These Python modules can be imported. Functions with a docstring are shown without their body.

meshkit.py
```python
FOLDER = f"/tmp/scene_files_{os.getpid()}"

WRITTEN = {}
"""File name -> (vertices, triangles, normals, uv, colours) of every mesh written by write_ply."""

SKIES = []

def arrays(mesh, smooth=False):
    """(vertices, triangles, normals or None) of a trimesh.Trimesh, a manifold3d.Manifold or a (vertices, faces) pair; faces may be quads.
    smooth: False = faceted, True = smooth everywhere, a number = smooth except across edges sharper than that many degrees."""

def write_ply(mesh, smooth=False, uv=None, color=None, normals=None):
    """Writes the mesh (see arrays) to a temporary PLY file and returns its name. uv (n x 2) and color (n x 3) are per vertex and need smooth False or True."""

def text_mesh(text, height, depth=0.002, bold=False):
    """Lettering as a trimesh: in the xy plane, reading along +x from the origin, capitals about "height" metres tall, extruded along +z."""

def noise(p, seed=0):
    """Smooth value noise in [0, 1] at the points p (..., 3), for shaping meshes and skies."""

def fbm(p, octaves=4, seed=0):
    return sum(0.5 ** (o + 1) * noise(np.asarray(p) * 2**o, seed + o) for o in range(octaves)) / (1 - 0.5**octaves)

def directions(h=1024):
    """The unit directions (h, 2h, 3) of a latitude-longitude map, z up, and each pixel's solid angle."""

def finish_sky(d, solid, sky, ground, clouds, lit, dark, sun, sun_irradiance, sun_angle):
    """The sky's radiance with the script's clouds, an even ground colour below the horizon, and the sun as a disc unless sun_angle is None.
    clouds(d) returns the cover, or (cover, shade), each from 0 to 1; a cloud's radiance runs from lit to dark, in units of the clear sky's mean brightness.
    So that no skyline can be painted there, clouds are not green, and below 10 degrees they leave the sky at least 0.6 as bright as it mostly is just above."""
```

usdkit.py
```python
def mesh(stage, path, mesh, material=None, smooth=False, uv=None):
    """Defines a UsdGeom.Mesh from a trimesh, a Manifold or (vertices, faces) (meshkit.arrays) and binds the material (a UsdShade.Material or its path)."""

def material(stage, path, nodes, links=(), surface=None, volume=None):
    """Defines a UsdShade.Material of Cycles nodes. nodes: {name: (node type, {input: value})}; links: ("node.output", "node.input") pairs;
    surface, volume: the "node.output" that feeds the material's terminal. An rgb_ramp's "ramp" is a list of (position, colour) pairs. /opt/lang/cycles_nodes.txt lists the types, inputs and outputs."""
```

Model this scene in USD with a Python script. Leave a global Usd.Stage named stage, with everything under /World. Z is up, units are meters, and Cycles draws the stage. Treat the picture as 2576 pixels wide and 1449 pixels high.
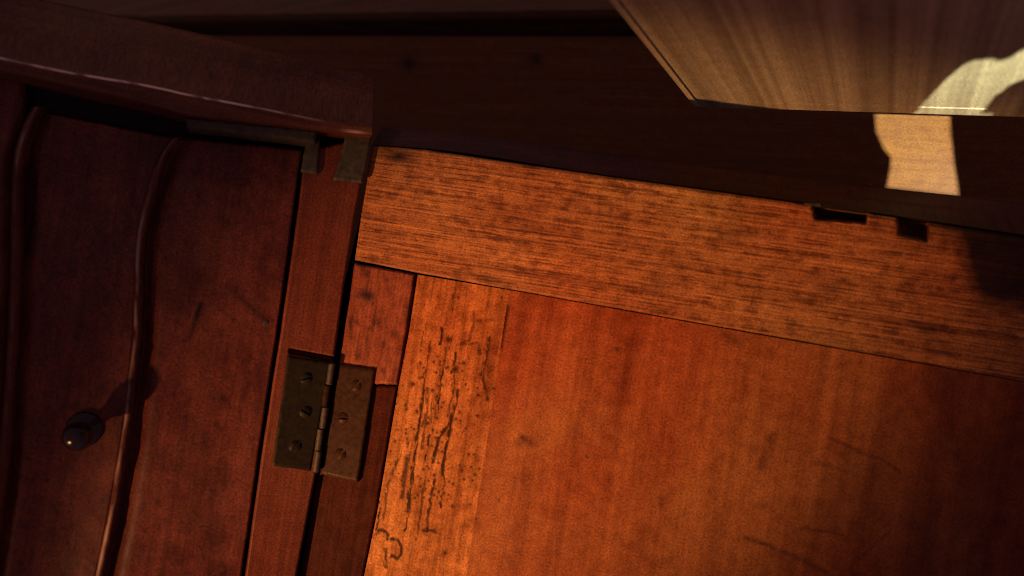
import math
import numpy as np
import trimesh
import usdkit
import meshkit
from shapely.geometry import Polygon
from shapely.ops import unary_union
from pxr import Usd, UsdGeom, UsdLux, UsdShade, Gf, Sdf, Vt

stage = Usd.Stage.CreateInMemory()
UsdGeom.SetStageUpAxis(stage, UsdGeom.Tokens.z)
UsdGeom.SetStageMetersPerUnit(stage, 1.0)
UsdGeom.Xform.Define(stage, '/World')
UsdGeom.Scope.Define(stage, '/World/Looks')

# ------------------------------------------------------------------ camera
W, H, FPX = 2576.0, 1449.0, 2004.0          # survey grid of the view and its focal length in the same units
ROLL = math.radians(9.0)
C = np.array([0.0, -0.45, 1.0])
RW = np.array([math.cos(ROLL), 0, math.sin(ROLL)])
UW = np.array([-math.sin(ROLL), 0, math.cos(ROLL)])
FW = np.array([0.0, 1.0, 0.0])
cam = UsdGeom.Camera.Define(stage, '/World/camera')
cam.CreateHorizontalApertureAttr(36.0)
cam.CreateVerticalApertureAttr(36.0 * 9 / 16)
cam.CreateFocalLengthAttr(36.0 * FPX / W)
cam.CreateFStopAttr(5.0)
cam.CreateFocusDistanceAttr(0.445)
cam.CreateClippingRangeAttr(Gf.Vec2f(0.01, 100.0))
cam.CreateExposureAttr(0.0)
cam.AddTransformOp().Set(Gf.Matrix4d(*[*RW, 0], *[*UW, 0], *[*(-FW), 0], *[*C, 1]))


def from_cam(x, y, z):
    """camera-frame point (x right, y down, z forward) in the world"""
    return C + x * RW - y * UW + z * FW


# ------------------------------------------------------------------ light
dome = UsdLux.DomeLight.Define(stage, '/World/ambient')
dm = usdkit.material(stage, '/World/Looks/room_air', {'b': ('background_shader', {'color': (0.68, 0.37, 0.50), 'strength': 0.155})}, surface='b.background')
UsdShade.MaterialBindingAPI.Apply(dome.GetPrim()).Bind(dm)


def spot(name, pos, aim, radius, power, color, angle, soft):
    l = UsdLux.SphereLight.Define(stage, '/World/' + name)
    l.CreateRadiusAttr(radius)
    l.CreateNormalizeAttr(True)
    l.CreateIntensityAttr(power)
    l.CreateColorAttr(Gf.Vec3f(*color))
    s = UsdLux.ShapingAPI.Apply(l.GetPrim())
    s.CreateShapingConeAngleAttr(angle)
    s.CreateShapingConeSoftnessAttr(soft)
    z = pos - aim
    z = z / np.linalg.norm(z)
    x = np.cross([0, 0, 1.0], z); x /= np.linalg.norm(x)
    y = np.cross(z, x)
    l.AddTransformOp().Set(Gf.Matrix4d(*[*x, 0], *[*y, 0], *[*z, 0], *[*pos, 1]))


LAMP = from_cam(-0.62, 0.53, -0.135)
spot('warm_lamp', LAMP, from_cam(-0.010, 0.058, 0.40), 0.018, 18.8, (1.0, 0.45, 0.17), 11.0, 1.0)
spot('upper_lamp', from_cam(-0.30, -0.55, -0.05), from_cam(-0.10, -0.10, 0.38), 0.02, 0.45, (1.0, 0.72, 0.5), 13.0, 1.0)
BEAM = from_cam(0.062, 0.0095, -0.05)
spot('beam_lamp', BEAM, from_cam(0.24, -0.085, 0.40), 0.0003, 18.0, (1.0, 0.99, 0.74), 11.0, 0.1)


# ------------------------------------------------------------------ planes and points
def ray(p):
    p = np.asarray(p, float)
    d = (p[..., 0:1] - W / 2) / FPX * RW - (p[..., 1:2] - H / 2) / FPX * UW + FW
    return d


class Plane:
    def __init__(self, origin, yaw):
        a = math.radians(yaw)
        self.o = np.asarray(origin, float)
        self.u = np.array([math.cos(a), math.sin(a), 0])
        self.v = np.array([0, 0, 1.0])
        self.n = np.array([math.sin(a), -math.cos(a), 0])

    def at(self, p, n=0.0):
        """where the sight line of p meets this plane moved n metres out"""
        d = ray(p)
        t = ((self.o - C) @ self.n + np.asarray(n)) / (d @ self.n)
        return C + d * t[..., None]

    def uv(self, P):
        return np.stack([(P - self.o) @ self.u, (P - self.o) @ self.v], -1)


HINGE = C + ray(np.array([845.0, 900.0])) * 0.42
CAB = Plane(HINGE, 18.0)
DOOR = Plane(HINGE, -8.0)
WALL = Plane(C + FW * 0.66, -26.0)


# ------------------------------------------------------------------ materials
def wood(name, dark, light, along, across, axis, rough=0.42, pore=0.0, pore_scale=(70, 900), mottle=0.35, bump=0.15, coat=0.0, fine=1000, blotch=14, wear_light_to=(0.006, 0.003, 0.003), spec=0.2, hue=0.35, fibre=0.5):
    fs = (along * .6, across * 3.2, 1) if axis == 'u' else (across * 3.2, along * .6, 1)
    p2 = (pore_scale[0] * .45, pore_scale[1] * .5, 1) if axis == 'u' else (pore_scale[1] * .5, pore_scale[0] * .45, 1)
    sc = (along, across, 1) if axis == 'u' else (across, along, 1)
    ps = (pore_scale[0], pore_scale[1], 1) if axis == 'u' else (pore_scale[1], pore_scale[0], 1)
    mid = tuple((a + b) / 2 for a, b in zip(dark, light))
    nodes = {
        'tc': ('texture_coordinate', {}),
        'm1': ('mapping', {'scale': sc}),
        'n1': ('noise_texture', {'scale': 1.0, 'detail': 6.0, 'roughness': 0.6, 'distortion': 0.35}),
        'n2': ('noise_texture', {'scale': float(blotch), 'detail': 4.0, 'roughness': 0.6}),
        'n3': ('noise_texture', {'scale': float(fine), 'detail': 3.0, 'roughness': 0.7}),
        'n4': ('noise_texture', {'scale': float(fine) / 7, 'detail': 3.0, 'roughness': 0.65}),
        'mp': ('mapping', {'scale': ps}),
        'np': ('noise_texture', {'scale': 1.0, 'detail': 2.0, 'roughness': 0.5}),
        'rp': ('rgb_ramp', {'ramp': [(0.0, (1, 1, 1)), (0.35, (1, 1, 1)), (0.47, (0, 0, 0)), (1, (0, 0, 0))]}),
        'mf': ('mapping', {'scale': fs}),
        'nf': ('noise_texture', {'scale': 1.0, 'detail': 3.0, 'roughness': 0.6, 'distortion': 0.2}),
        'ff': ('rgb_ramp', {'ramp': [(0.34, (0.62, 0.56, 0.54)), (0.66, (1.30, 1.32, 1.34))]}),
        'f2': ('mix', {'mix_type': 'multiply', 'fac': fibre}),
        'mq': ('mapping', {'scale': p2}),
        'nq': ('noise_texture', {'scale': 1.0, 'detail': 3.0, 'roughness': 0.6, 'distortion': 0.4}),
        'pmin': ('math', {'math_type': 'minimum'}),
        'clump': ('map_range', {'from_min': 0.3, 'from_max': 0.7, 'to_min': -0.09, 'to_max': 0.09}),
        'padd': ('math', {'math_type': 'add'}),
        'mx': ('mix_float', {'fac': mottle}),
        'mx2': ('mix_float', {'fac': 0.3}),
        'ramp': ('rgb_ramp', {'ramp': [(0.34, dark), (0.5, mid), (0.66, light)]}),
        'pf': ('math', {'math_type': 'multiply', 'value2': float(pore)}),
        'pm': ('mix_color', {'blend_type': 'multiply', 'b': (0.30, 0.21, 0.18)}),
        'fr': ('rgb_ramp', {'ramp': [(0.32, (0.46, 0.42, 0.44)), (0.68, (1.46, 1.44, 1.40))]}),
        'fm': ('mix', {'mix_type': 'multiply', 'fac': 0.9}),
        'at': ('attribute', {'attribute': 'wear_light'}),  # also carries highlights and shade painted in as colour
        'wm': ('mix_color', {'blend_type': 'mix', 'b': wear_light_to}),
        'bh': ('mix_float', {'fac': 0.5}),
        'bp': ('bump', {'strength': bump, 'distance': 0.0008}),
        'rr': ('map_range', {'from_min': 0.25, 'from_max': 0.75, 'to_min': rough - 0.10, 'to_max': rough + 0.14}),
        'n5': ('noise_texture', {'scale': 6.5, 'detail': 2.0, 'roughness': 0.5}),
        'r5': ('rgb_ramp', {'ramp': [(0.36, (1, 0.72, 0.62)), (0.5, (1, 1, 1)), (0.64, (0.96, 1.30, 1.25))]}),
        'm5': ('mix', {'mix_type': 'multiply', 'fac': hue}),
        'p': ('principled_bsdf', {'specular_ior_level': spec, 'coat_weight': coat, 'coat_roughness': 0.25}),
    }
    links = [('tc.UV', 'm1.vector'), ('m1.vector', 'n1.vector'), ('tc.UV', 'n2.vector'), ('tc.UV', 'n3.vector'), ('tc.UV', 'n4.vector'),
             ('tc.UV', 'mp.vector'), ('mp.vector', 'np.vector'), ('tc.UV', 'mq.vector'), ('mq.vector', 'nq.vector'), ('np.fac', 'pmin.value1'), ('nq.fac', 'pmin.value2'), ('n4.fac', 'clump.value'), ('pmin.value', 'padd.value1'), ('clump.result', 'padd.value2'), ('padd.value', 'rp.fac'),
             ('tc.UV', 'mf.vector'), ('mf.vector', 'nf.vector'), ('nf.fac', 'ff.fac'),
             ('n1.fac', 'mx.a'), ('n2.fac', 'mx.b'), ('mx.value', 'mx2.a'), ('n4.fac', 'mx2.b'), ('mx2.value', 'ramp.fac'),
             ('rp.color', 'pf.value1'), ('pf.value', 'pm.fac'), ('ramp.color', 'f2.color1'), ('ff.color', 'f2.color2'), ('f2.color', 'pm.a'),
             ('n3.fac', 'fr.fac'), ('pm.result', 'fm.color1'), ('fr.color', 'fm.color2'),
             ('tc.UV', 'n5.vector'), ('n5.fac', 'r5.fac'), ('fm.color', 'm5.color1'), ('r5.color', 'm5.color2'), ('m5.color', 'wm.a'), ('at.fac', 'wm.fac'), ('wm.result', 'p.base_color'),
             ('np.fac', 'bh.a'), ('n4.fac', 'bh.b'), ('bh.value', 'bp.height'), ('bp.normal', 'p.normal'),
             ('n2.fac', 'rr.value'), ('rr.result', 'p.roughness')]
    links = [(a.replace('mx.value', 'mx.result').replace('mx2.value', 'mx2.result').replace('bh.value', 'bh.result'), b) for a, b in links]
    return usdkit.material(stage, '/World/Looks/' + name, nodes, links, surface='p.BSDF')


def metal(name, dark, light, rough, metallic=0.85, scale=350, spec=0.5):
    nodes = {'tc': ('texture_coordinate', {}),
             'n': ('noise_texture', {'scale': float(scale), 'detail': 5.0, 'roughness': 0.65}),
             'r': ('rgb_ramp', {'ramp': [(0.3, dark), (0.7, light)]}),
             'rr': ('map_range', {'from_min': 0.3, 'from_max': 0.7, 'to_min': rough - 0.1, 'to_max': rough + 0.15}),
             'b': ('bump', {'strength': 0.25, 'distance': 0.0004}),
             'p': ('principled_bsdf', {'metallic': metallic, 'specular_ior_level': spec})}
    return usdkit.material(stage, '/World/Looks/' + name, nodes,
                           [('tc.object', 'n.vector'), ('n.fac', 'r.fac'), ('r.color', 'p.base_color'), ('n.fac', 'rr.value'), ('rr.result', 'p.roughness'), ('n.fac', 'b.height'), ('b.normal', 'p.normal')], surface='p.BSDF')


M = {
    'panel': wood('door_panel_wood', (0.150, 0.028, 0.008), (0.43, 0.125, 0.034), 5, 70, 'v', rough=0.42, spec=0.12, mottle=0.38, bump=0.10, pore=0.10, hue=0.9, fibre=0.35, wear_light_to=(0.030, 0.008, 0.007), pore_scale=(90, 700)),
    'worn_plank': wood('worn_plank_wood', (0.15, 0.030, 0.008), (0.64, 0.235, 0.062), 4, 80, 'v', rough=0.5, spec=0.06, mottle=0.42, bump=0.12, pore=0.35, hue=0.5, fibre=0.8, wear_light_to=(0.014, 0.005, 0.003), pore_scale=(60, 600), blotch=26),
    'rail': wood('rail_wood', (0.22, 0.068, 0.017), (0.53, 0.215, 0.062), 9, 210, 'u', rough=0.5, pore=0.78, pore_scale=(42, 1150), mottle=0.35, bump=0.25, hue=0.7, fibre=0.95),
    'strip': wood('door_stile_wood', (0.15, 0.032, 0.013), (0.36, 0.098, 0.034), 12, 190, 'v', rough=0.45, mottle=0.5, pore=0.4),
    'strip_shaded': wood('shaded_stile_wood', (0.030, 0.006, 0.005), (0.085, 0.020, 0.010), 10, 150, 'v', rough=0.45, spec=0.02, mottle=0.5, pore=0.3),  # colour lowered to paint in the shadow of the cabinet stile
    'front': wood('cabinet_front_wood', (0.062, 0.013, 0.008), (0.215, 0.053, 0.027), 16, 90, 'v', rough=0.42, spec=0.25, mottle=0.6, bump=0.15, blotch=34, fine=800),
    'stile': wood('cabinet_stile_wood', (0.10, 0.026, 0.013), (0.23, 0.062, 0.026), 8, 240, 'v', rough=0.4, mottle=0.4),
    'cornice': wood('cornice_wood', (0.050, 0.016, 0.009), (0.18, 0.056, 0.024), 10, 120, 'u', rough=0.46, mottle=0.4, spec=0.25, wear_light_to=(0.85, 0.58, 0.50)),  # pale second colour paints the highlight along the crease
    'bead': wood('bead_wood', (0.050, 0.014, 0.010), (0.15, 0.042, 0.026), 10, 260, 'v', rough=0.62, spec=0.12, bump=0.5, wear_light_to=(0.55, 0.36, 0.26)),  # pale second colour paints the highlight on the beads
    'moulding': wood('door_moulding_wood', (0.040, 0.012, 0.008), (0.105, 0.032, 0.016), 10, 260, 'v', rough=0.5, spec=0.2),
    'dark': wood('near_black_wood', (0.008, 0.005, 0.006), (0.018, 0.011, 0.011), 12, 200, 'u', rough=0.6, spec=0.2),  # near-black, also stands in for shade under the cornice
    'wall': wood('wall_wood', (0.125, 0.043, 0.008), (0.205, 0.084, 0.014), 6, 130, 'u', rough=0.6, pore=0.18, fibre=0.3, hue=0.1, pore_scale=(40, 500), mottle=0.3, fine=900, spec=0.25),
    'oak': wood('oak_wood', (0.20, 0.158, 0.100), (0.39, 0.330, 0.200), 0.7, 48, 'v', rough=0.6, mottle=0.04, fibre=0.8, hue=0.2, fine=900, blotch=8, spec=0.25),
    'trim': wood('trim_wood', (0.15, 0.09, 0.04), (0.26, 0.16, 0.075), 6, 150, 'u', rough=0.6, spec=0.25),
    'iron': metal('blackened_iron', (0.014, 0.011, 0.007), (0.026, 0.020, 0.012), 0.42, 0.08, 400, 0.08),
    'batten': metal('dull_dark_brass', (0.045, 0.040, 0.026), (0.11, 0.095, 0.06), 0.5, 0.1, 300, 0.2),
    'rust': metal('browned_brass', (0.024, 0.010, 0.005), (0.050, 0.020, 0.009), 0.42, 0.08, 400, 0.08),
    'pin': metal('worn_brass', (0.035, 0.025, 0.015), (0.085, 0.062, 0.036), 0.5, 0.2),
    'knob': metal('knob_metal', (0.010, 0.005, 0.005), (0.022, 0.010, 0.009), 0.13, 0.05),
}


# ------------------------------------------------------------------ building
used = {}


def path_for(parent, name):
    base = f'{parent}/{name}'
    k = used.get(base, 0)
    used[base] = k + 1
    return base if k == 0 else f'{base}_{k:03d}'


def tag(prim, **kw):
    for k, v in kw.items():
        prim.SetCustomDataByKey(k, v)
    return prim


def thing(name, loc, label=None, category=None, parent='/World', **kw):
    x = UsdGeom.Xform.Define(stage, path_for(parent, name))
    if parent == '/World':
        x.AddTranslateOp().Set(Gf.Vec3d(*map(float, loc)))
    p = x.GetPrim()
    if label:
        tag(p, label=label)
    if category:
        tag(p, category=category)
    tag(p, **kw)
    BASE[str(p.GetPath())] = np.asarray(loc, float) if parent == '/World' else BASE[parent]
    return str(p.GetPath())


BASE = {'/World': np.zeros(3)}


def put(parent, name, mesh, mat, smooth=False, uv=None, wear_light=None, label=None):
    base = BASE.get(parent)
    if base is None:
        base = BASE[parent.rsplit('/', 1)[0]]
    path = path_for(parent, name)
    if hasattr(mesh, 'vertices'):
        v, f = np.array(mesh.vertices), np.array(mesh.faces)
    else:
        v, f = np.asarray(mesh[0], float), np.asarray(mesh[1], int)
    m = usdkit.mesh(stage, path, (v - base, f), mat, smooth=smooth, uv=uv)
    if wear_light is not None:
        UsdGeom.PrimvarsAPI(m).CreatePrimvar('wear_light', Sdf.ValueTypeNames.FloatArray, 'vertex').Set(Vt.FloatArray.FromNumpy(np.asarray(wear_light, np.float32)))
    BASE[path] = base
    if label:
        tag(m.GetPrim(), label=label)
    return path


def along(line, t):
    """points at fractions t of a polyline, by length"""
    line = np.asarray(line, float)
    s = np.r_[0, np.cumsum(np.linalg.norm(np.diff(line, axis=0), axis=1))]
    t = np.asarray(t) * s[-1]
    return np.stack([np.interp(t, s, line[:, 0]), np.interp(t, s, line[:, 1])], -1)


def smoothline(line, k=60):
    from scipy.interpolate import PchipInterpolator
    line = np.asarray(line, float)
    s = np.r_[0, np.cumsum(np.linalg.norm(np.diff(line, axis=0), axis=1))]
    t = np.linspace(0, s[-1], k)
    return np.stack([PchipInterpolator(s, line[:, 0])(t), PchipInterpolator(s, line[:, 1])(t)], -1)


def sheet(plane, left, right, ns, nt, height=0.0, back=0.012, edge=5.0, round_=0.0012, wob=1.2, seed=0, hfun=None, wfun=None):
    """A board between two outline curves (left and right, given from the top): front face as a fine grid with rounded, slightly
    uneven edges, sides and a back. Returns vertices, faces, plane coordinates and wear."""
    t = np.linspace(0, 1, nt); s = np.linspace(0, 1, ns)
    L, R = along(left, t), along(right, t)
    wl = (meshkit.fbm(np.c_[t * 14, t * 0 + seed, t * 0 + .3], 3, seed) - .5) * 2 * wob
    wr = (meshkit.fbm(np.c_[t * 14, t * 0 + seed, t * 0 + 9.3], 3, seed + 5) - .5) * 2 * wob
    L[:, 0] += wl; R[:, 0] += wr
    P = L[:, None] * (1 - s)[None, :, None] + R[:, None] * s[None, :, None]
    wt = (meshkit.fbm(np.c_[s * 18, s * 0 + seed, s * 0 + 4.1], 3, seed + 9) - .5) * 2 * wob
    P[:, :, 1] += wt[None, :]
    ds = np.linalg.norm(R - L, axis=1)[:, None] * np.minimum(s, 1 - s)[None, :]
    len_t = np.linalg.norm(np.diff(P, axis=0), axis=2).sum(0)[None, :]
    dt = len_t * np.minimum(t, 1 - t)[:, None]
    d = np.minimum(ds, dt)
    h = np.full(d.shape, float(height))
    x = np.clip(1 - d / edge, 0, 1)
    h -= round_ * (1 - np.sqrt(np.clip(1 - x ** 2, 0, 1)))
    if hfun is not None:
        h = h + hfun(P[..., 0], P[..., 1], s[None, :] + 0 * h, t[:, None] + 0 * h)
    h = h + (meshkit.fbm(np.stack([P[..., 0] / 70, P[..., 1] / 70, 0 * h + seed], -1), 3, seed) - .5) * 0.0005
    V = plane.at(P, h)
    wear_light = np.zeros(h.shape) if wfun is None else np.clip(wfun(P[..., 0], P[..., 1]), 0, 1)
    # sides and back
    ring = np.r_[np.arange(ns), np.arange(1, nt) * ns + ns - 1, (nt - 1) * ns + np.arange(ns - 2, -1, -1), np.arange(nt - 2, 0, -1) * ns]
    v = V.reshape(-1, 3)
    depth = (v[ring] - plane.o) @ plane.n
    bk = v[ring] - plane.n * (depth - (height - back))[:, None]
    cen = bk.mean(0, keepdims=True)
    n0, nr = len(v), len(ring)
    i, j = np.meshgrid(np.arange(nt - 1), np.arange(ns - 1), indexing='ij')
    a = (i * ns + j).ravel()
    F = [np.c_[a, a + ns, a + ns + 1], np.c_[a, a + ns + 1, a + 1]]
    k = np.arange(nr); k2 = (k + 1) % nr
    m0 = n0 + nr + 1                              # the sides have their own rim vertices, so the face keeps its shading
    F += [np.c_[m0 + k, m0 + k2, n0 + k2], np.c_[m0 + k, n0 + k2, n0 + k], np.c_[n0 + k, n0 + k2, np.full(nr, n0 + nr)]]
    v = np.vstack([v, bk, cen, v[ring]]); f = np.vstack(F)
    uv = plane.uv(v) + np.c_[0 * v[:, 0], (v - plane.o) @ plane.n * .7]
    wear_light = np.r_[wear_light.ravel(), wear_light.ravel()[ring], 0, wear_light.ravel()[ring]]
    return v, f, uv, wear_light


def add_sheet(parent, name, mat, *a, label=None, **k):
    v, f, uv, wear_light = sheet(*a, **k)
    return put(parent, name, (v, f), mat, smooth=True, uv=uv, wear_light=wear_light, label=label)


def loft(rows, cap_ends=True):
    """a grid through rows of points; the ends are capped with fans"""
    R = np.asarray(rows, float)
    m, k = R.shape[:2]
    v = R.reshape(-1, 3)
    i, j = np.meshgrid(np.arange(m - 1), np.arange(k - 1), indexing='ij')
    a = (i * k + j).ravel()
    F = [np.c_[a, a + k, a + k + 1], np.c_[a, a + k + 1, a + 1]]
    if cap_ends:
        for col, flip in ((0, True), (k - 1, False)):
            n0 = len(v)
            ringv = R[:, col]
            v = np.vstack([v, ringv, ringv.mean(0)])
            q = np.arange(m); q2 = (q + 1) % m
            tri = np.c_[n0 + q, n0 + q2, np.full(m, n0 + m)]
            F.append(tri[:, ::-1] if flip else tri)
    return v, np.vstack(F)


def slab(plane, poly, n0, n1):
    """a flat piece with the given outline from n0 (back) to n1 (front)"""
    poly = np.asarray(poly, float)
    front = plane.at(poly, np.full(len(poly), n1))
    uv = plane.uv(front)
    P = Polygon(uv)
    if P.exterior.is_ccw is False:
        uv = uv[::-1]
    m = trimesh.creation.extrude_polygon(Polygon(uv), n1 - n0, engine='earcut')
    q = np.array(m.vertices)
    X = plane.o + q[:, :1] * plane.u + q[:, 1:2] * plane.v + (n0 + q[:, 2:3]) * plane.n
    f = np.array(m.faces)
    return X, f[:, ::-1], q[:, :2]


def add_slab(parent, name, mat, plane, poly, n0, n1, label=None):
    v, f, uv = slab(plane, poly, n0, n1)
    return put(parent, name, (v, f), mat, uv=uv + v[:, 1:2] * .3, label=label)


def seg_dist(X, Y, line):
    best = np.full(X.shape, 1e9)
    line = np.asarray(line, float)
    if len(line) == 1:
        return np.hypot(X - line[0, 0], Y - line[0, 1])
    for a, b in zip(line[:-1], line[1:]):
        d = b - a
        q = np.clip(((X - a[0]) * d[0] + (Y - a[1]) * d[1]) / (d @ d), 0, 1)
        best = np.minimum(best, np.hypot(X - a[0] - q * d[0], Y - a[1] - q * d[1]))
    return best


# ------------------------------------------------------------------ the setting: the boarded wall behind
wall = thing('wall', WALL.o, kind='structure')
vline = lambda y: WALL.uv(WALL.at(np.array([[1288.0, y]])))[0, 1]
def wall_line(y, x0=-300, x1=2900):
    """sight points of a level line of the wall, through (1288, y)"""
    v = vline(y)
    out = []
    for x in np.linspace(x0, x1, 40):
        lo, hi = -900.0, 2500.0
        for _ in range(40):
            m = (lo + hi) / 2
            if WALL.uv(WALL.at(np.array([[x, m]])))[0, 1] > v: lo = m
            else: hi = m
        out.append((x, lo))
    return np.array(out)
seams = [92, 196, 620, 1050]
KNOTS = [((1345, 150), 16), ((1030, 160), 20), ((1310, 398), 14)]
def wall_wear(X, Y):
    w = 0 * X
    for (c, r) in KNOTS:
        w = np.maximum(w, .95 * np.exp(-((X - c[0]) ** 2 + (Y - c[1]) ** 2) / r ** 2))
    return w
for k in range(len(seams) - 1):
    top, bot = wall_line(seams[k]), wall_line(seams[k + 1] - .4)
    # boards run level: the sheet's "left" and "right" curves are its two ends
    v, f, uv, wear_light = sheet(WALL, [top[0], bot[0]], [top[-1], bot[-1]], 160, 24, back=.02, edge=2, round_=.0004, wob=.3, seed=40 + k, wfun=wall_wear)
    put(wall, 'plank', (v, f), M['wall'], smooth=True, uv=uv + np.array([k * .37, k * .11]), wear_light=wear_light)
t0, t1 = wall_line(-420), wall_line(1100)
add_slab(wall, 'backing', M['dark'], WALL, np.vstack([t0[[0, -1]], t1[[-1, 0]]]), -.10, -.06)  # near-black sheet standing in for the unlit cavity
t0, t1 = wall_line(-420), wall_line(27)
add_slab(wall, 'moulding', M['trim'], WALL, np.vstack([t0[[0, -1]], t1[[-1, 0]]]), -.05, .012)

# ------------------------------------------------------------------ oak shelf overhead
zs = (C + ray(np.array([2200.0, 280.0])) * 0.42)[2]
def level(p):
    d = ray(np.asarray(p, float)); t = (zs - C[2]) / d[..., 2]
    return C + d * t[..., None]
A, B = level([[1772, 268]])[0], level([[2700, 296]])[0]
Dn = level([[1538, -2]])[0]; L0 = level([[1748, 263]])[0]
gd = (L0 - Dn) / np.linalg.norm(L0 - Dn)                   # grain runs front to back
ed = (B - A) / np.linalg.norm(B - A)
near = L0 - gd * .30
right = A + ed * .42
poly3 = np.array([near, L0, A, right, right - gd * .30])
shelf = thing('oak_shelf', A, 'grey-brown streaky oak board overhead at upper right, its corner cut off', 'shelf')
def shelf_piece(name, pts, z0, z1, mat, label=None):
    P = Polygon(np.asarray(pts)[:, :2])
    m = trimesh.creation.extrude_polygon(P if P.exterior.is_ccw else Polygon(np.asarray(pts)[::-1, :2]), z1 - z0, engine='earcut')
    v = np.array(m.vertices); v[:, 2] += z0
    q = v[:, :2] - A[:2]
    perp = np.array([-gd[1], gd[0]])
    uv = np.c_[q @ perp + v[:, 2] * .2, q @ gd[:2]]
    return put(shelf, name, (v, np.array(m.faces)), mat, uv=uv, label=label)
perp3 = np.cross([0, 0, 1], gd); perp3 /= np.linalg.norm(perp3)
if perp3 @ ed < 0: perp3 = -perp3
inn = .0034; inb = .012
shelf_piece('board', np.array([near + perp3 * inn, L0 + perp3 * inn - gd * .001, A - gd * inb + ed * .001, right - gd * inb, right - gd * .30]), zs, zs + .018, M['oak'])
shelf_piece('lipping', np.array([near, L0, L0 + perp3 * (inn - .0003) - gd * .001, near + perp3 * (inn - .0003)]), zs - .0012, zs + .0185, M['oak'])
shelf_piece('lipping', np.array([A, right, right - gd * (inb - .0004), A - gd * (inb - .0004) + ed * .001]), zs - .0003, zs + .0185, M['oak'])
shelf_piece('lipping', np.array([L0 + gd * .0001, A - ed * .0002, A - gd * inb + ed * .0006, L0 + perp3 * inn - gd * .0012]), zs - .0002, zs + .0183, M['oak'])

# ------------------------------------------------------------------ the cabinet
cab = thing('cabinet', HINGE, 'old red-brown wooden cabinet, its hinged door swung open to the right', 'cabinet')

# carcass behind the front
add_slab(cab, 'carcass', M['dark'], CAB, [(-260, 60), (925, 330), (905, 470), (780, 1190), (700, 1700), (-330, 1700)], -.20, -.022)

# cornice: hollow-fronted moulding with a projecting lower lip
CX = np.linspace(0, 1, 90)
row_top = smoothline([(-260, -88), (110, 0), (440, 70), (700, 132), (850, 172), (925, 190), (940, 204)], 90)
row_cre = smoothline([(-260, 88), (0, 144), (180, 182), (376, 215), (470, 236), (650, 270), (790, 298), (890, 315), (936, 320)], 90)
row_lip = smoothline([(-260, 120), (0, 176), (200, 222), (376, 262), (463, 287), (560, 300), (700, 314), (790, 324), (936, 338)], 90)
jit = (meshkit.fbm(np.c_[CX * 40, CX * 0, CX * 0], 3, 3) - .5)
rows = []
def crow(p, n):
    n = n * .62
    rows.append(CAB.at(p, np.full(len(p), n) if np.ndim(n) == 0 else n))
rt = CAB.at(row_top, np.full(90, .004))
rows.append(rt - CAB.n * .06); rows.append(rt)
for a, n in ((.03, .0065), (.08, .0075), (.2, .009), (.35, .012), (.5, .0165), (.65, .0225), (.78, .029), (.88, .0335), (.95, .0355)):
    crow(row_top * (1 - a) + row_cre * a, n)
for off, n in ((-1.5, .0367), (0.5, .0370), (3, .0371), (5.5, .0369)):
    crow(row_cre + [0, off] + np.c_[0 * jit, 1.2 * jit], n + jit * .0003)
crow(row_cre * .45 + row_lip * .55, .0358); crow(row_lip + [0, -3], .0350)
crow(row_lip, .0343); crow(row_lip + [0, 2], .033)
rl = CAB.at(row_lip + [0, 2], np.full(90, .033 * .62))
rows.append(rl - CAB.n * .018); rows.append(rl - CAB.n * .08)
rows = np.array(rows)
cv, cf = loft(rows)
cu = CAB.uv(cv) + np.c_[0 * cv[:, 0], (cv - CAB.o) @ CAB.n]
cw = np.zeros(rows.shape[:2])
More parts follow.
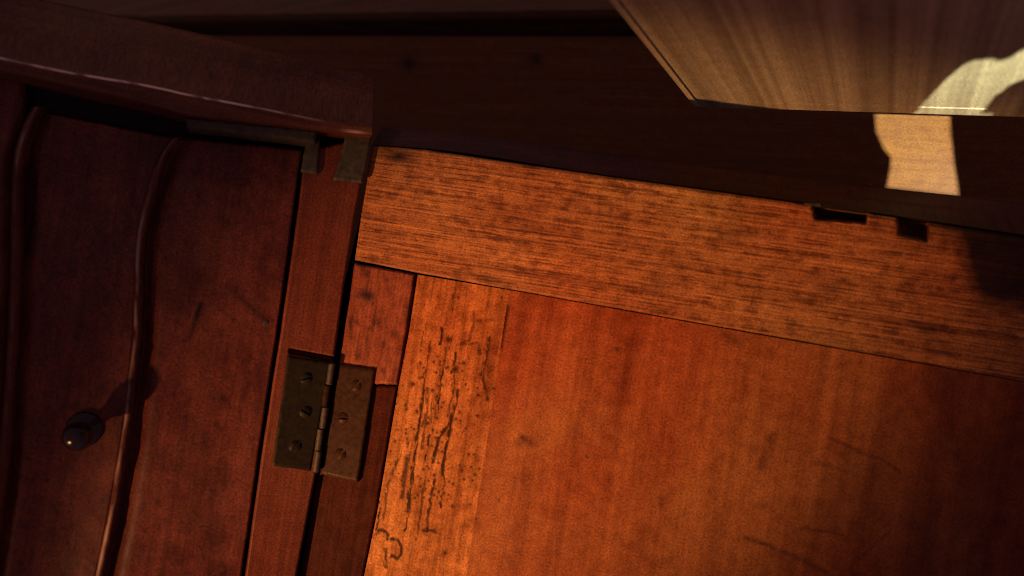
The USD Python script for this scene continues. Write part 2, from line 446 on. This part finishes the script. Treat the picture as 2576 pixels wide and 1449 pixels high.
nz = meshkit.fbm(np.c_[CX * 46, CX * 0 + 2.2, CX * 0], 4, 6)
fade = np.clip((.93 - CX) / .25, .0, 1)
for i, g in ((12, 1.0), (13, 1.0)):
    cw[i] = g * np.clip((nz - .26) * 5, 0, 1) * fade  # broken pale line, a painted highlight on the crease
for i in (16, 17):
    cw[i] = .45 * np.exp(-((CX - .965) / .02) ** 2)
cw = np.r_[cw.ravel(), np.zeros(len(cv) - cw.size)]
put(cab, 'cornice', (cv, cf), M['cornice'], smooth=True, uv=cu, wear_light=cw)

# board under the cornice, black to paint in the shade there, and the strip that ends beside it
add_slab(cab, 'shade_frieze', M['dark'], CAB, [(-260, 110), (60, 186), (463, 280), (790, 310), (800, 385), (450, 372), (100, 312), (-260, 240)], -.0215, -.010)
v, f, uv, wear_light = sheet(CAB, [(466, 292), (470, 322)], [(800, 326), (792, 362)], 80, 10, height=.0165, back=.022, edge=6, round_=.003, wob=1.5, seed=3)
put(cab, 'batten', (v, f), M['batten'], smooth=True, uv=uv)

BEAD2 = smoothline([(446, 346), (420, 380), (397, 430), (376, 500), (358, 580), (350, 660), (348, 740), (344, 850), (332, 960), (318, 1080), (300, 1190), (281, 1300), (256, 1420), (230, 1540), (196, 1680)], 80)
BEAD1 = smoothline([(97, 268), (70, 322), (50, 385), (43, 470), (42, 600), (38, 750), (28, 950), (12, 1150), (-14, 1350), (-70, 1680)], 80)
def bead_x(line, Y): return np.interp(Y, line[:, 1], line[:, 0])
def bead(line, w, r, seed, amt):
    nx = np.array([w, 0])
    v, f, uv, wear_light = sheet(CAB, line - nx / 2, line + nx / 2, 14, 160, height=-.002, back=.006, edge=1, round_=0, wob=1.6, seed=seed,
                           hfun=lambda X, Y, s, t: r * np.sqrt(np.clip(1 - (2 * s - 1) ** 2, 0, 1)) * (.6 + .75 * meshkit.fbm(np.stack([t * 26, s * 0, s * 0 + seed], -1), 2, seed)))
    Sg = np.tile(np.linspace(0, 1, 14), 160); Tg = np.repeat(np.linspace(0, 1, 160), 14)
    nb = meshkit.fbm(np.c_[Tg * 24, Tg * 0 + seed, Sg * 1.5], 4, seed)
    wr = np.r_[np.exp(-((Sg - .30) / .16) ** 2) * np.clip((nb - .36) * 4, 0, 1) * np.interp(Tg, *amt), np.zeros(len(v) - len(Sg))]  # painted highlight down the left side of the bead
    put(cab, 'bead', (v, f), M['bead'], smooth=True, uv=uv, wear_light=wr)
bead(BEAD2, 26, .0034, 11, ([0, .03, .1, .2, .35, .45, .6, .75, 1], [.2, .35, .25, .5, .6, .3, .7, .9, .9]))
bead(BEAD1, 30, .0034, 12, ([0, .03, .09, .14, .3, 1], [.8, .9, .7, .1, .12, .1]))

def front_specks(X, Y):
    a = meshkit.fbm(np.stack([X / 9, Y / 13, 0 * X], -1), 3, 78)
    b = meshkit.fbm(np.stack([X / 60, Y / 90, 0 * X + 3], -1), 3, 79)
    return .6 * np.clip(.6 * np.clip((a - .60) * 6, 0, 1) + .45 * np.clip((b - .5) * 4, 0, 1), 0, .75)
def mid_h(X, Y, s, t):
    hollow = -.007 * np.exp(-((Y - 480 - .15 * X) / 170.0) ** 2)
    xb = X - bead_x(BEAD1, Y)
    return hollow - .0045 * np.exp(-((xb - 16) / 24.0) ** 2) - .003 * np.sin(np.pi * s)
ml = BEAD1 + [12, 0]; mr = BEAD2 - [9, 0]
ml[0] = (110, 284); mr[0] = (436, 346)
add_sheet(cab, 'front_panel', M['front'], CAB, ml, mr, 130, 340, height=0, back=.016, seed=21, hfun=mid_h, wfun=front_specks)
RP_R = [(762, 376), (750, 440), (740, 520), (725, 630), (692, 865), (655, 1110), (614, 1400), (575, 1690)]
rl_ = BEAD2 + [9, 0]; rl_[0] = (458, 347)
def right_h(X, Y, s, t):
    xb = X - bead_x(BEAD2, Y)
    amp = np.interp(Y, [340, 450, 900, 1450], [.003, .0075, .0065, .0055])
    return -amp * np.exp(-((xb - 18) / 26.0) ** 2)
def right_wear(X, Y):
    w = .7 * np.exp(-(seg_dist(X, Y, [(505, 765), (490, 810), (478, 850)]) / 9) ** 2)
    w = np.maximum(w, .45 * np.exp(-(seg_dist(X, Y, [(575, 720), (640, 780), (668, 805)]) / 10) ** 2))
    w = np.maximum(w, .6 * np.exp(-(seg_dist(X, Y, [(560, 1000), (565, 1006)]) / 9) ** 2))
    n = meshkit.fbm(np.stack([X / 16, Y / 24, 0 * X], -1), 3, 77)
    return np.maximum(w * (.6 + n), front_specks(X, Y))
add_sheet(cab, 'front_panel', M['front'], CAB, rl_, RP_R, 150, 380, height=0, back=.016, seed=22, hfun=right_h, wfun=right_wear)
add_sheet(cab, 'front_panel', M['front'], CAB, [(-330, 100), (-330, 700), (-330, 1690)], np.vstack([[(58, 196)], BEAD1[2:] - [12, 0]]), 60, 160, height=-.001, back=.016, seed=23,
          hfun=lambda X, Y, s, t: -.004 * np.exp(-((bead_x(BEAD1, Y) - X - 12) / 20.0) ** 2))

# upright stile between the front and the door
ST_L = [(771, 378), (760, 440), (751, 520), (736, 630), (702, 865), (664, 1110), (623, 1400), (584, 1690)]
ST_R = [(872, 352), (905, 470), (890, 560), (868, 700), (842, 890), (796, 1185), (746, 1449), (706, 1690)]
ST_R = [(930, 344), (907, 470), (890, 560), (868, 700), (842, 890), (796, 1185), (746, 1449), (706, 1690)]
def stile_h(X, Y, s, t):
    # sunk bed of the hinge leaf
    bed = np.clip((8.5 - seg_dist(X, Y, [(733, 884), (850, 906)])) / 4, 0, 1)
    return -.0065 * bed
add_sheet(cab, 'stile', M['stile'], CAB, ST_L, ST_R, 80, 560, height=.003, back=.016, edge=7, round_=.0018, seed=24, hfun=stile_h)
# blackened corner pieces at the head of the stile
add_sheet(cab, 'corner_plate', M['batten'], CAB, [(869, 338), (860, 378), (838, 453)], [(936, 340), (926, 400), (912, 461)], 24, 30, height=.0058, back=.0026, edge=6, round_=.0012, seed=31)
add_sheet(cab, 'corner_plate', M['batten'], CAB, [(772, 352), (762, 395), (757, 433)], [(806, 350), (803, 390), (799, 439)], 16, 24, height=.0056, back=.0024, edge=6, round_=.0012, seed=32)

# nail head beside the stile
nl = trimesh.creation.revolve(np.array([(0, -.001), (.0015, -.001), (.0015, .0001), (.0012, .0004), (0, .0006)]), sections=20)
# knob
def frame_mesh(m, origin, x, y, z, k=1.0):
    v = np.array(m.vertices) * k
    return origin + v[:, :1] * x + v[:, 1:2] * y + v[:, 2:3] * z, np.array(m.faces)
prof = [(0, 0), (.0115, 0), (.0125, .001), (.0115, .0024), (.0065, .0036), (.0048, .006), (.0052, .0085), (.0080, .0108), (.0098, .0135), (.0099, .0160), (.0085, .0186), (.0060, .0202), (.0030, .0210), (0, .0212)]
kn = trimesh.creation.revolve(np.array(prof), sections=48)
ko = CAB.at(np.array([[214.0, 1078.0]]), np.array([-.003]))[0]
put(cab, 'nail', frame_mesh(nl, CAB.at(np.array([[668.0, 812.0]]), np.array([0.0]))[0], CAB.u, CAB.v, CAB.n), M['batten'], smooth=30)
put(cab, 'knob', frame_mesh(kn, ko, CAB.u, CAB.v, CAB.n * 1.65, .68), M['knob'], smooth=True)

# hinge: two leaves, a knuckle barrel, six slotted screws
hinge = thing('hinge', HINGE, parent=cab)
add_sheet(hinge, 'leaf', M['iron'], CAB, [(723, 893), (684, 1172)], [(834, 911), (782, 1187)], 30, 60, height=.0036, back=.003, edge=5, round_=.0008, wob=1, seed=33)
add_sheet(hinge, 'leaf', M['rust'], DOOR, [(852, 915), (805, 1193)], [(944, 928), (900, 1214)], 30, 60, height=.0012, back=.003, edge=5, round_=.0008, wob=1.5, seed=34, label='rusty brown hinge leaf on the door')
pa, pb = CAB.at(np.array([[836.0, 913.0]]), np.array([.0034]))[0], CAB.at(np.array([[794.0, 1188.0]]), np.array([.0034]))[0]
ax = (pb - pa); ln = np.linalg.norm(ax); ax /= ln
ex = np.cross(ax, CAB.n); ex /= np.linalg.norm(ex); ey = np.cross(ax, ex)
for k in range(5):
    a, b = ln * k / 5 + .0002, ln * (k + 1) / 5 - .0002
    m = trimesh.creation.revolve(np.array([(0, a), (.0014, a), (.0018, a + .0004), (.0018, b - .0004), (.0014, b), (0, b)]), sections=24)
    put(hinge, 'knuckle', frame_mesh(m, pa + (-.0006 if k % 2 else 0) * CAB.u, ex, ey, ax), M['pin'] if k % 2 == 0 or k > 2 else M['rust'], smooth=35)
def screw(plane, px, n, ang, mat, r=.0031):
    import manifold3d as m3
    head = m3.Manifold.revolve(m3.CrossSection([[(0, -.0006), (r, -.0006), (r, .0001), (r * .8, .0006), (r * .4, .0009), (0, .001)]]), 32)
    slot = m3.Manifold.cube((r * 3, r * .36, .0026), True).translate((0, 0, .0011)).rotate((0, 0, ang))
    g = (head - slot).to_mesh()
    o = plane.at(np.array([px], float), np.array([n]))[0]
    v = g.vert_properties[:, :3]
    put(hinge, 'screw', (o + v[:, :1] * plane.u + v[:, 1:2] * plane.v + v[:, 2:3] * plane.n, g.tri_verts), mat, smooth=30)
for px, ang in (((770, 952), 20), ((769, 1037), -25), ((742, 1124), 60)):
    screw(CAB, px, .0037, ang, M['iron'])
for px, ang in (((894, 971), 50), ((862, 1052), 10), ((856, 1143), 55)):
    screw(DOOR, px, .0013, ang, M['rust'])

# ---- the open door
door = thing('door', HINGE, parent=cab)
add_slab(door, 'core', M['dark'], DOOR, [(946, 380), (2960, 665), (2960, 1720), (620, 1720), (735, 1195), (850, 780)], -.026, -.012)
RT = [(934, 366), (1000, 371), (1071, 377), (1500, 440), (2020, 513), (2576, 596), (2960, 654)]
RB = [(893, 654), (1050, 686), (1280, 727), (1500, 766), (2000, 855), (2576, 959), (2960, 1028)]
SLOT = [(2047, 521), (2181, 540), (2176, 559), (2054, 550)]
NOTCH = [(2258, 536), (2336, 556), (2330, 606), (2266, 588)]
def inside(X, Y, poly, soft=3.0):
    import shapely
    p = Polygon(poly)
    pts = shapely.points(X.ravel(), Y.ravel())
    d = np.where(shapely.contains(p, pts), -1, 1) * shapely.distance(pts, p.exterior)
    return np.clip(.5 - d.reshape(X.shape) / (2 * soft), 0, 1)
def rail_h(X, Y, s, t):
    return -.0105 * inside(X, Y, SLOT, 3) - .0085 * inside(X, Y, NOTCH, 4)
DARK_END = [(2330, 560), (2400, 590), (2425, 650), (2432, 705), (2470, 765), (2530, 782), (2600, 770), (2960, 790), (2960, 560), (2576, 540), (2400, 530)]  # outline of the dark patch at the rail's right end
def rail_wear_shade(X, Y):
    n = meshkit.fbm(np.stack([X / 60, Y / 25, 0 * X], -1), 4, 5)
    w = .93 * inside(X + (n - .5) * 30, Y + (n - .5) * 40, DARK_END, 26)
    w = np.maximum(w, np.maximum(.9 * inside(X + (n - .5) * 30, Y + (n - .5) * 30, NOTCH, 16), .96 * inside(X, Y, SLOT, 4)))  # shade inside notch and slot painted as dark colour
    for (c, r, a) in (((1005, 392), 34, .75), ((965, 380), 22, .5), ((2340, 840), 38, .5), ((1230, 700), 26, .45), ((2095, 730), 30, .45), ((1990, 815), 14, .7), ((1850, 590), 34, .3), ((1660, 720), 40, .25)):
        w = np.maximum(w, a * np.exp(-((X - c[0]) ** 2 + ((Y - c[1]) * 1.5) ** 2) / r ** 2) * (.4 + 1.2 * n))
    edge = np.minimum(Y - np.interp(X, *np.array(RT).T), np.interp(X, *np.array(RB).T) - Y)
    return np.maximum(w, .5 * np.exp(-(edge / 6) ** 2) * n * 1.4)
RTl, RBl = np.array(RT, float), np.array(RB, float)
# grid runs from the left end to the right end of the rail
xs = np.linspace(0, 1, 420)
v, f, uv, wear_light = sheet(DOOR, along(RBl, xs), along(RTl, xs), 90, 420, height=0, back=.012, edge=4, round_=.0007, wob=.0, seed=50, hfun=rail_h, wfun=rail_wear_shade)
put(door, 'rail', (v, f), M['rail'], smooth=True, uv=uv, wear_light=wear_light)
# bevelled moulding along the top edge
BV0 = smoothline([(936, 366), (1000, 369), (1071, 374), (1500, 437), (2020, 510), (2576, 592), (2960, 650)], 120)
BV1 = smoothline([(960, 318), (1000, 322), (1070, 328), (1588, 394), (2000, 446), (2230, 474), (2405, 492), (2576, 512), (2960, 556)], 120)
rows = [DOOR.at(BV0 + [0, 2], np.full(120, -.012)), DOOR.at(BV0, np.full(120, -.0012))]
for a, n in ((.04, -.0022), (.12, -.004), (.3, -.0075), (.5, -.011), (.52, -.0135), (.56, -.0145), (.8, -.0195), (.96, -.023), (1, -.0242)):
    rows.append(DOOR.at(BV0 * (1 - a) + BV1 * a, np.full(120, n)))
rows.append(rows[-1] - DOOR.v * .0 - DOOR.n * .0015 - DOOR.v * .002)
rows.append(rows[-1] - DOOR.v * .02)
bv, bf = loft(np.array(rows))
put(door, 'top_moulding', (bv, bf), M['moulding'], smooth=True, uv=np.c_[DOOR.uv(bv)[:, 1] + (bv - DOOR.o) @ DOOR.n, DOOR.uv(bv)[:, 0]])
# small worn metal edge on the slot
add_slab(door, 'strike_plate', M['pin'], DOOR, [(2022, 511), (2062, 512), (2066, 519), (2030, 516)], -.003, .0008)
add_slab(door, 'strike_plate', M['iron'], DOOR, [(2072, 515.5), (2190, 532.5), (2190, 537), (2066, 520)], -.003, .0007)

# narrow upright pieces beside the panel, the hinge sits on them
add_sheet(door, 'stile', M['strip'], DOOR, [(891, 661), (880, 740), (862, 860), (846, 966)], [(1044, 690), (1026, 820), (1000, 967)], 50, 90, height=-.0006, back=.012, edge=5, round_=.0012, seed=61,
          wfun=lambda X, Y: np.maximum(.8 * np.exp(-(seg_dist(X, Y, [(915, 740), (930, 745)]) / 15) ** 2), .55 * np.clip((meshkit.fbm(np.stack([X / 14, Y / 30, 0 * X], -1), 4, 8) - .58) * 5, 0, 1)))
add_sheet(door, 'stile', M['strip_shaded'], DOOR, [(840, 970), (797, 1193), (754, 1449), (720, 1700)], [(999, 971), (985, 1050), (945, 1290), (913, 1449), (872, 1700)], 50, 160, height=-.0022, back=.011, edge=4, round_=.0008, seed=62)

# panel boards
def Z6(pts): return [(582 + .5314 * x, 679 + .5314 * y) for x, y in pts]
def Z7(pts): return [(1261 + .5314 * x, 679 + .5314 * y) for x, y in pts]
TRACKS = [(Z6([(912, 570), (895, 690), (872, 850), (852, 990), (836, 1140)]), 2.6, .95), (Z6([(930, 560), (925, 700), (900, 740)]), 2.4, .7), (Z6([(835, 880), (818, 1000), (812, 1075)]), 3, .8),
          (Z6([(1075, 570), (1062, 640), (1045, 695), (1010, 760), (985, 790), (968, 860), (955, 910)]), 2.8, .95), (Z6([(1045, 700), (1030, 790), (1012, 860), (998, 970)]), 2.6, .95),
          (Z6([(1225, 320), (1210, 410), (1190, 490), (1200, 550), (1212, 612)]), 2.8, .85), (Z6([(1150, 200), (1145, 260), (1130, 330), (1085, 350)]), 2.6, .6), (Z6([(1085, 352), (1170, 345), (1180, 400)]), 2.2, .6),
          (Z6([(800, 880), (770, 940), (742, 1020), (720, 1180)]), 2.4, .7), (Z6([(910, 1235), (960, 1232), (968, 1242)]), 2.4, .8), (Z6([(1170, 240), (1240, 235)]), 2.4, .5),
          (Z6([(690, 1250), (700, 1232), (722, 1232), (742, 1252), (735, 1274), (762, 1272), (790, 1280), (806, 1310), (804, 1345), (788, 1366), (762, 1352)]), 2.8, .92), (Z6([(735, 1322), (728, 1360), (735, 1405)]), 3, .85)]
PITS = [(1180, 495, 7), (1170, 592, 6), (1215, 612, 6), (1165, 690, 7), (1045, 696, 8), (830, 660, 5), (860, 540, 9), (880, 672, 5), (930, 725, 8), (775, 810, 5), (835, 822, 4), (833, 895, 13), (910, 943, 5), (960, 972, 6), (1000, 968, 6), (1050, 1012, 5),
        (1005, 1056, 6), (870, 1080, 4), (835, 1142, 10), (1012, 1340, 7), (1125, 872, 5), (1160, 1180, 4), (955, 570, 6), (995, 545, 7), (975, 600, 5), (895, 440, 5), (1010, 430, 6), (1060, 470, 14), (1100, 440, 9), (1030, 330, 10), (1280, 130, 4), (1075, 130, 4), (780, 590, 8), (1240, 560, 5), (700, 1100, 5), (665, 1140, 7)]
rng = np.random.default_rng(4)
for _ in range(120):
    y = rng.uniform(380, 1120); x = 1000 - .12 * (y - 500) + rng.normal(0, 120)
    PITS.append((x, y, rng.uniform(1.5, 5.0)))
PITS = [(582 + .5314 * x, 679 + .5314 * y, r * .5314 + .6) for x, y, r in PITS]
GOUGES = []
rg = np.random.default_rng(12)
for _ in range(22):
    y0 = rg.uniform(740, 1330); x0 = 1105 - .16 * (y0 - 800) + rg.normal(0, 52)
    L = rg.uniform(25, 150); k = max(3, int(L / 9))
    ys = y0 + np.linspace(0, L, k)
    GOUGES.append((np.c_[x0 - .15 * (ys - y0) + np.cumsum(rg.normal(0, 1.6, k)), ys], rg.uniform(1.6, 3.2), rg.uniform(.6, 1.0)))
def worm(X, Y):
    n = meshkit.fbm(np.stack([X / 5, Y / 12, 0 * X], -1), 3, 15)
    w = 0 * X
    for line, r, a in TRACKS:
        d = seg_dist(X + (n - .5) * 9, Y, line)
        w = np.maximum(w, a * np.exp(-(d / (r * (.7 + 1.7 * n))) ** 4) * np.clip(n * 2.2 + .05, 0, 1))
    for line, r, a in GOUGES:
        lo, hi = line.min(0) - 14, line.max(0) + 14
        k = (X > lo[0]) & (X < hi[0]) & (Y > lo[1]) & (Y < hi[1])
        d = seg_dist(X[k] + (n[k] - .5) * 6, Y[k], line)
        w[k] = np.maximum(w[k], a * np.exp(-(d / (r * (.5 + 1.2 * n[k]))) ** 4) * np.clip(n[k] * 2.4 - .2, 0, 1))
    for x, y, r in PITS:
        w = np.maximum(w, .95 * np.exp(-(((X - x) / (1.25 * r)) ** 2 + ((Y - y) / (1.3 * r)) ** 2)))
    return w
CR = [(1280, 729.5), (1272, 790), (1260, 872), (1236, 1040), (1180, 1400), (1136, 1700)]
PL = [(1051, 691), (1030, 830), (1003, 970), (988, 1060), (948, 1295), (916, 1449), (876, 1700)]
def old_stain(X, Y):
    n = meshkit.fbm(np.stack([X / 40, Y / 80, 0 * X], -1), 4, 25)
    w = np.clip(.9 * np.exp(-((X - Z6([(1120, 420)])[0][0]) / 60) ** 2 - ((Y - Z6([(1120, 460)])[0][1]) / 60) ** 2) * (n - .25) * 1.4, 0, .6)
    return w
add_sheet(door, 'panel_plank', M['worn_plank'], DOOR, PL, np.array(CR), 200, 640, height=-.0012, back=.011, edge=2.5, round_=0, seed=71, wob=0,
          hfun=lambda X, Y, s, t: -.00012 * worm(X, Y), wfun=lambda X, Y: np.maximum(.97 * worm(X, Y), old_stain(X, Y)))
MARKS = [(Z7([(1550, 790), (1600, 815), (1740, 880), (1800, 895), (1850, 930), (1890, 960)]), 6, .6), (Z7([(1470, 905), (1600, 940), (1660, 965), (1710, 980)]), 9, .45), (Z7([(1290, 780), (1265, 830), (1245, 885), (1235, 940)]), 13, .55),
         (Z7([(1150, 1268), (1240, 1296), (1330, 1330), (1420, 1372), (1540, 1432)]), 6, .55), (Z7([(1420, 1222), (1500, 1232), (1620, 1256)]), 5, .55), (Z7([(1690, 1370), (1770, 1300), (1840, 1240)]), 4, .5),
         (Z7([(1075, 320), (1120, 345)]), 17, .5), (Z7([(545, 372), (552, 378)]), 6, .8), (Z7([(110, 800), (130, 815)]), 10, .75), (Z7([(70, 820), (90, 830)]), 9, .4), (Z7([(408, 884)]), 5, .7), (Z7([(1230, 1294), (1245, 1298)]), 6, .8),
         (Z7([(1700, 880), (1740, 960)]), 40, .3), (Z7([(1900, 1180), (1930, 1200)]), 28, .3), (Z7([(760, 1090), (770, 1130)]), 8, .35), (Z7([(1190, 1110), (1240, 1115)]), 10, .3)]
def panel_wear_tone(X, Y):
    n = meshkit.fbm(np.stack([X / 14, Y / 20, 0 * X], -1), 4, 35)
    w = 0 * X
    for line, r, a in MARKS:
        d = seg_dist(X + (n - .5) * r * 2.2, Y + (n - .5) * r * 1.5, line)
        w = np.maximum(w, a * np.exp(-(d / r) ** 2) * np.clip(.2 + n * 1.5, 0, 1))
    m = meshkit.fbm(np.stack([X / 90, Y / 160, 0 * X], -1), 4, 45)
    w = np.maximum(w, .42 * np.clip((X - np.interp(Y, [900, 1100, 1250, 1500], [2220, 2200, 2120, 2050]) + (m - .5) * 520) / 420 + .25, 0, 1) * (.55 + .8 * m))  # panel gets darker toward its right end
    crack = .8 * np.exp(-(seg_dist(X, Y, [(1280, 770), (1272, 810), (1262, 872)]) / 4.5) ** 2)
    return np.maximum(np.maximum(w, crack), worm(X, Y) * (X < 1330) * .9)
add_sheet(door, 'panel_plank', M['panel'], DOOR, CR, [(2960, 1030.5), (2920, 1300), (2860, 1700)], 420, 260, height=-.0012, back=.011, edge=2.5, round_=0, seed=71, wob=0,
          hfun=lambda X, Y, s, t: -.00012 * worm(X, Y) * (X < 1330) - .0006 * np.exp(-(seg_dist(X, Y, [(1280, 770), (1272, 810), (1262, 872)]) / 4) ** 2), wfun=panel_wear_tone)

# ------------------------------------------------------------------ added card, out of view, its ragged slot cut to shape one streak of light
scr_o = C + FW * .03
def to_screen(Pw):
    d = Pw - BEAM
    t = ((scr_o - BEAM) @ FW) / (d @ FW)
    q = BEAM + d * t[:, None] - scr_o
    return np.stack([q @ np.array([1.0, 0, 0]), q[:, 2]], -1)
ON_SHELF = [(2302, 286), (2321, 260), (2375, 204), (2419, 166), (2449, 153), (2498, 149), (2506, 156), (2540, 147), (2562, 131), (2640, 100), (2640, 165), (2600, 185), (2566, 203), (2536, 215), (2521, 230), (2502, 241), (2483, 267), (2462, 290)]
ON_WALL = [(2199, 285), (2203, 331), (2223, 376), (2240, 395), (2239, 422), (2229, 472), (2412, 494), (2400, 414), (2391, 339), (2389, 288)]
dens = lambda p: np.vstack([np.linspace(a, b, 8, endpoint=False) for a, b in zip(np.array(p, float), np.roll(np.array(p, float), -1, 0))])
hole = unary_union([Polygon(to_screen(level(dens(ON_SHELF)))).buffer(0), Polygon(to_screen(WALL.at(dens(ON_WALL)))).buffer(0)])
cx, cy = hole.centroid.coords[0]
outer = Polygon([(cx - .032, cy - .032), (cx + .032, cy - .032), (cx + .032, cy + .032), (cx - .032, cy + .032)]).difference(hole)
m = trimesh.creation.extrude_polygon(outer, .0002, engine='earcut')
q = np.array(m.vertices)
sv = scr_o + np.c_[q[:, 0], -q[:, 2], q[:, 1]]
card = thing('added_slotted_card', sv.mean(0), 'added dark card out of view, its ragged slot shaping the streak of light', 'card')
put(card, 'card', (sv, np.array(m.faces)), M['dark'], uv=q[:, :2])
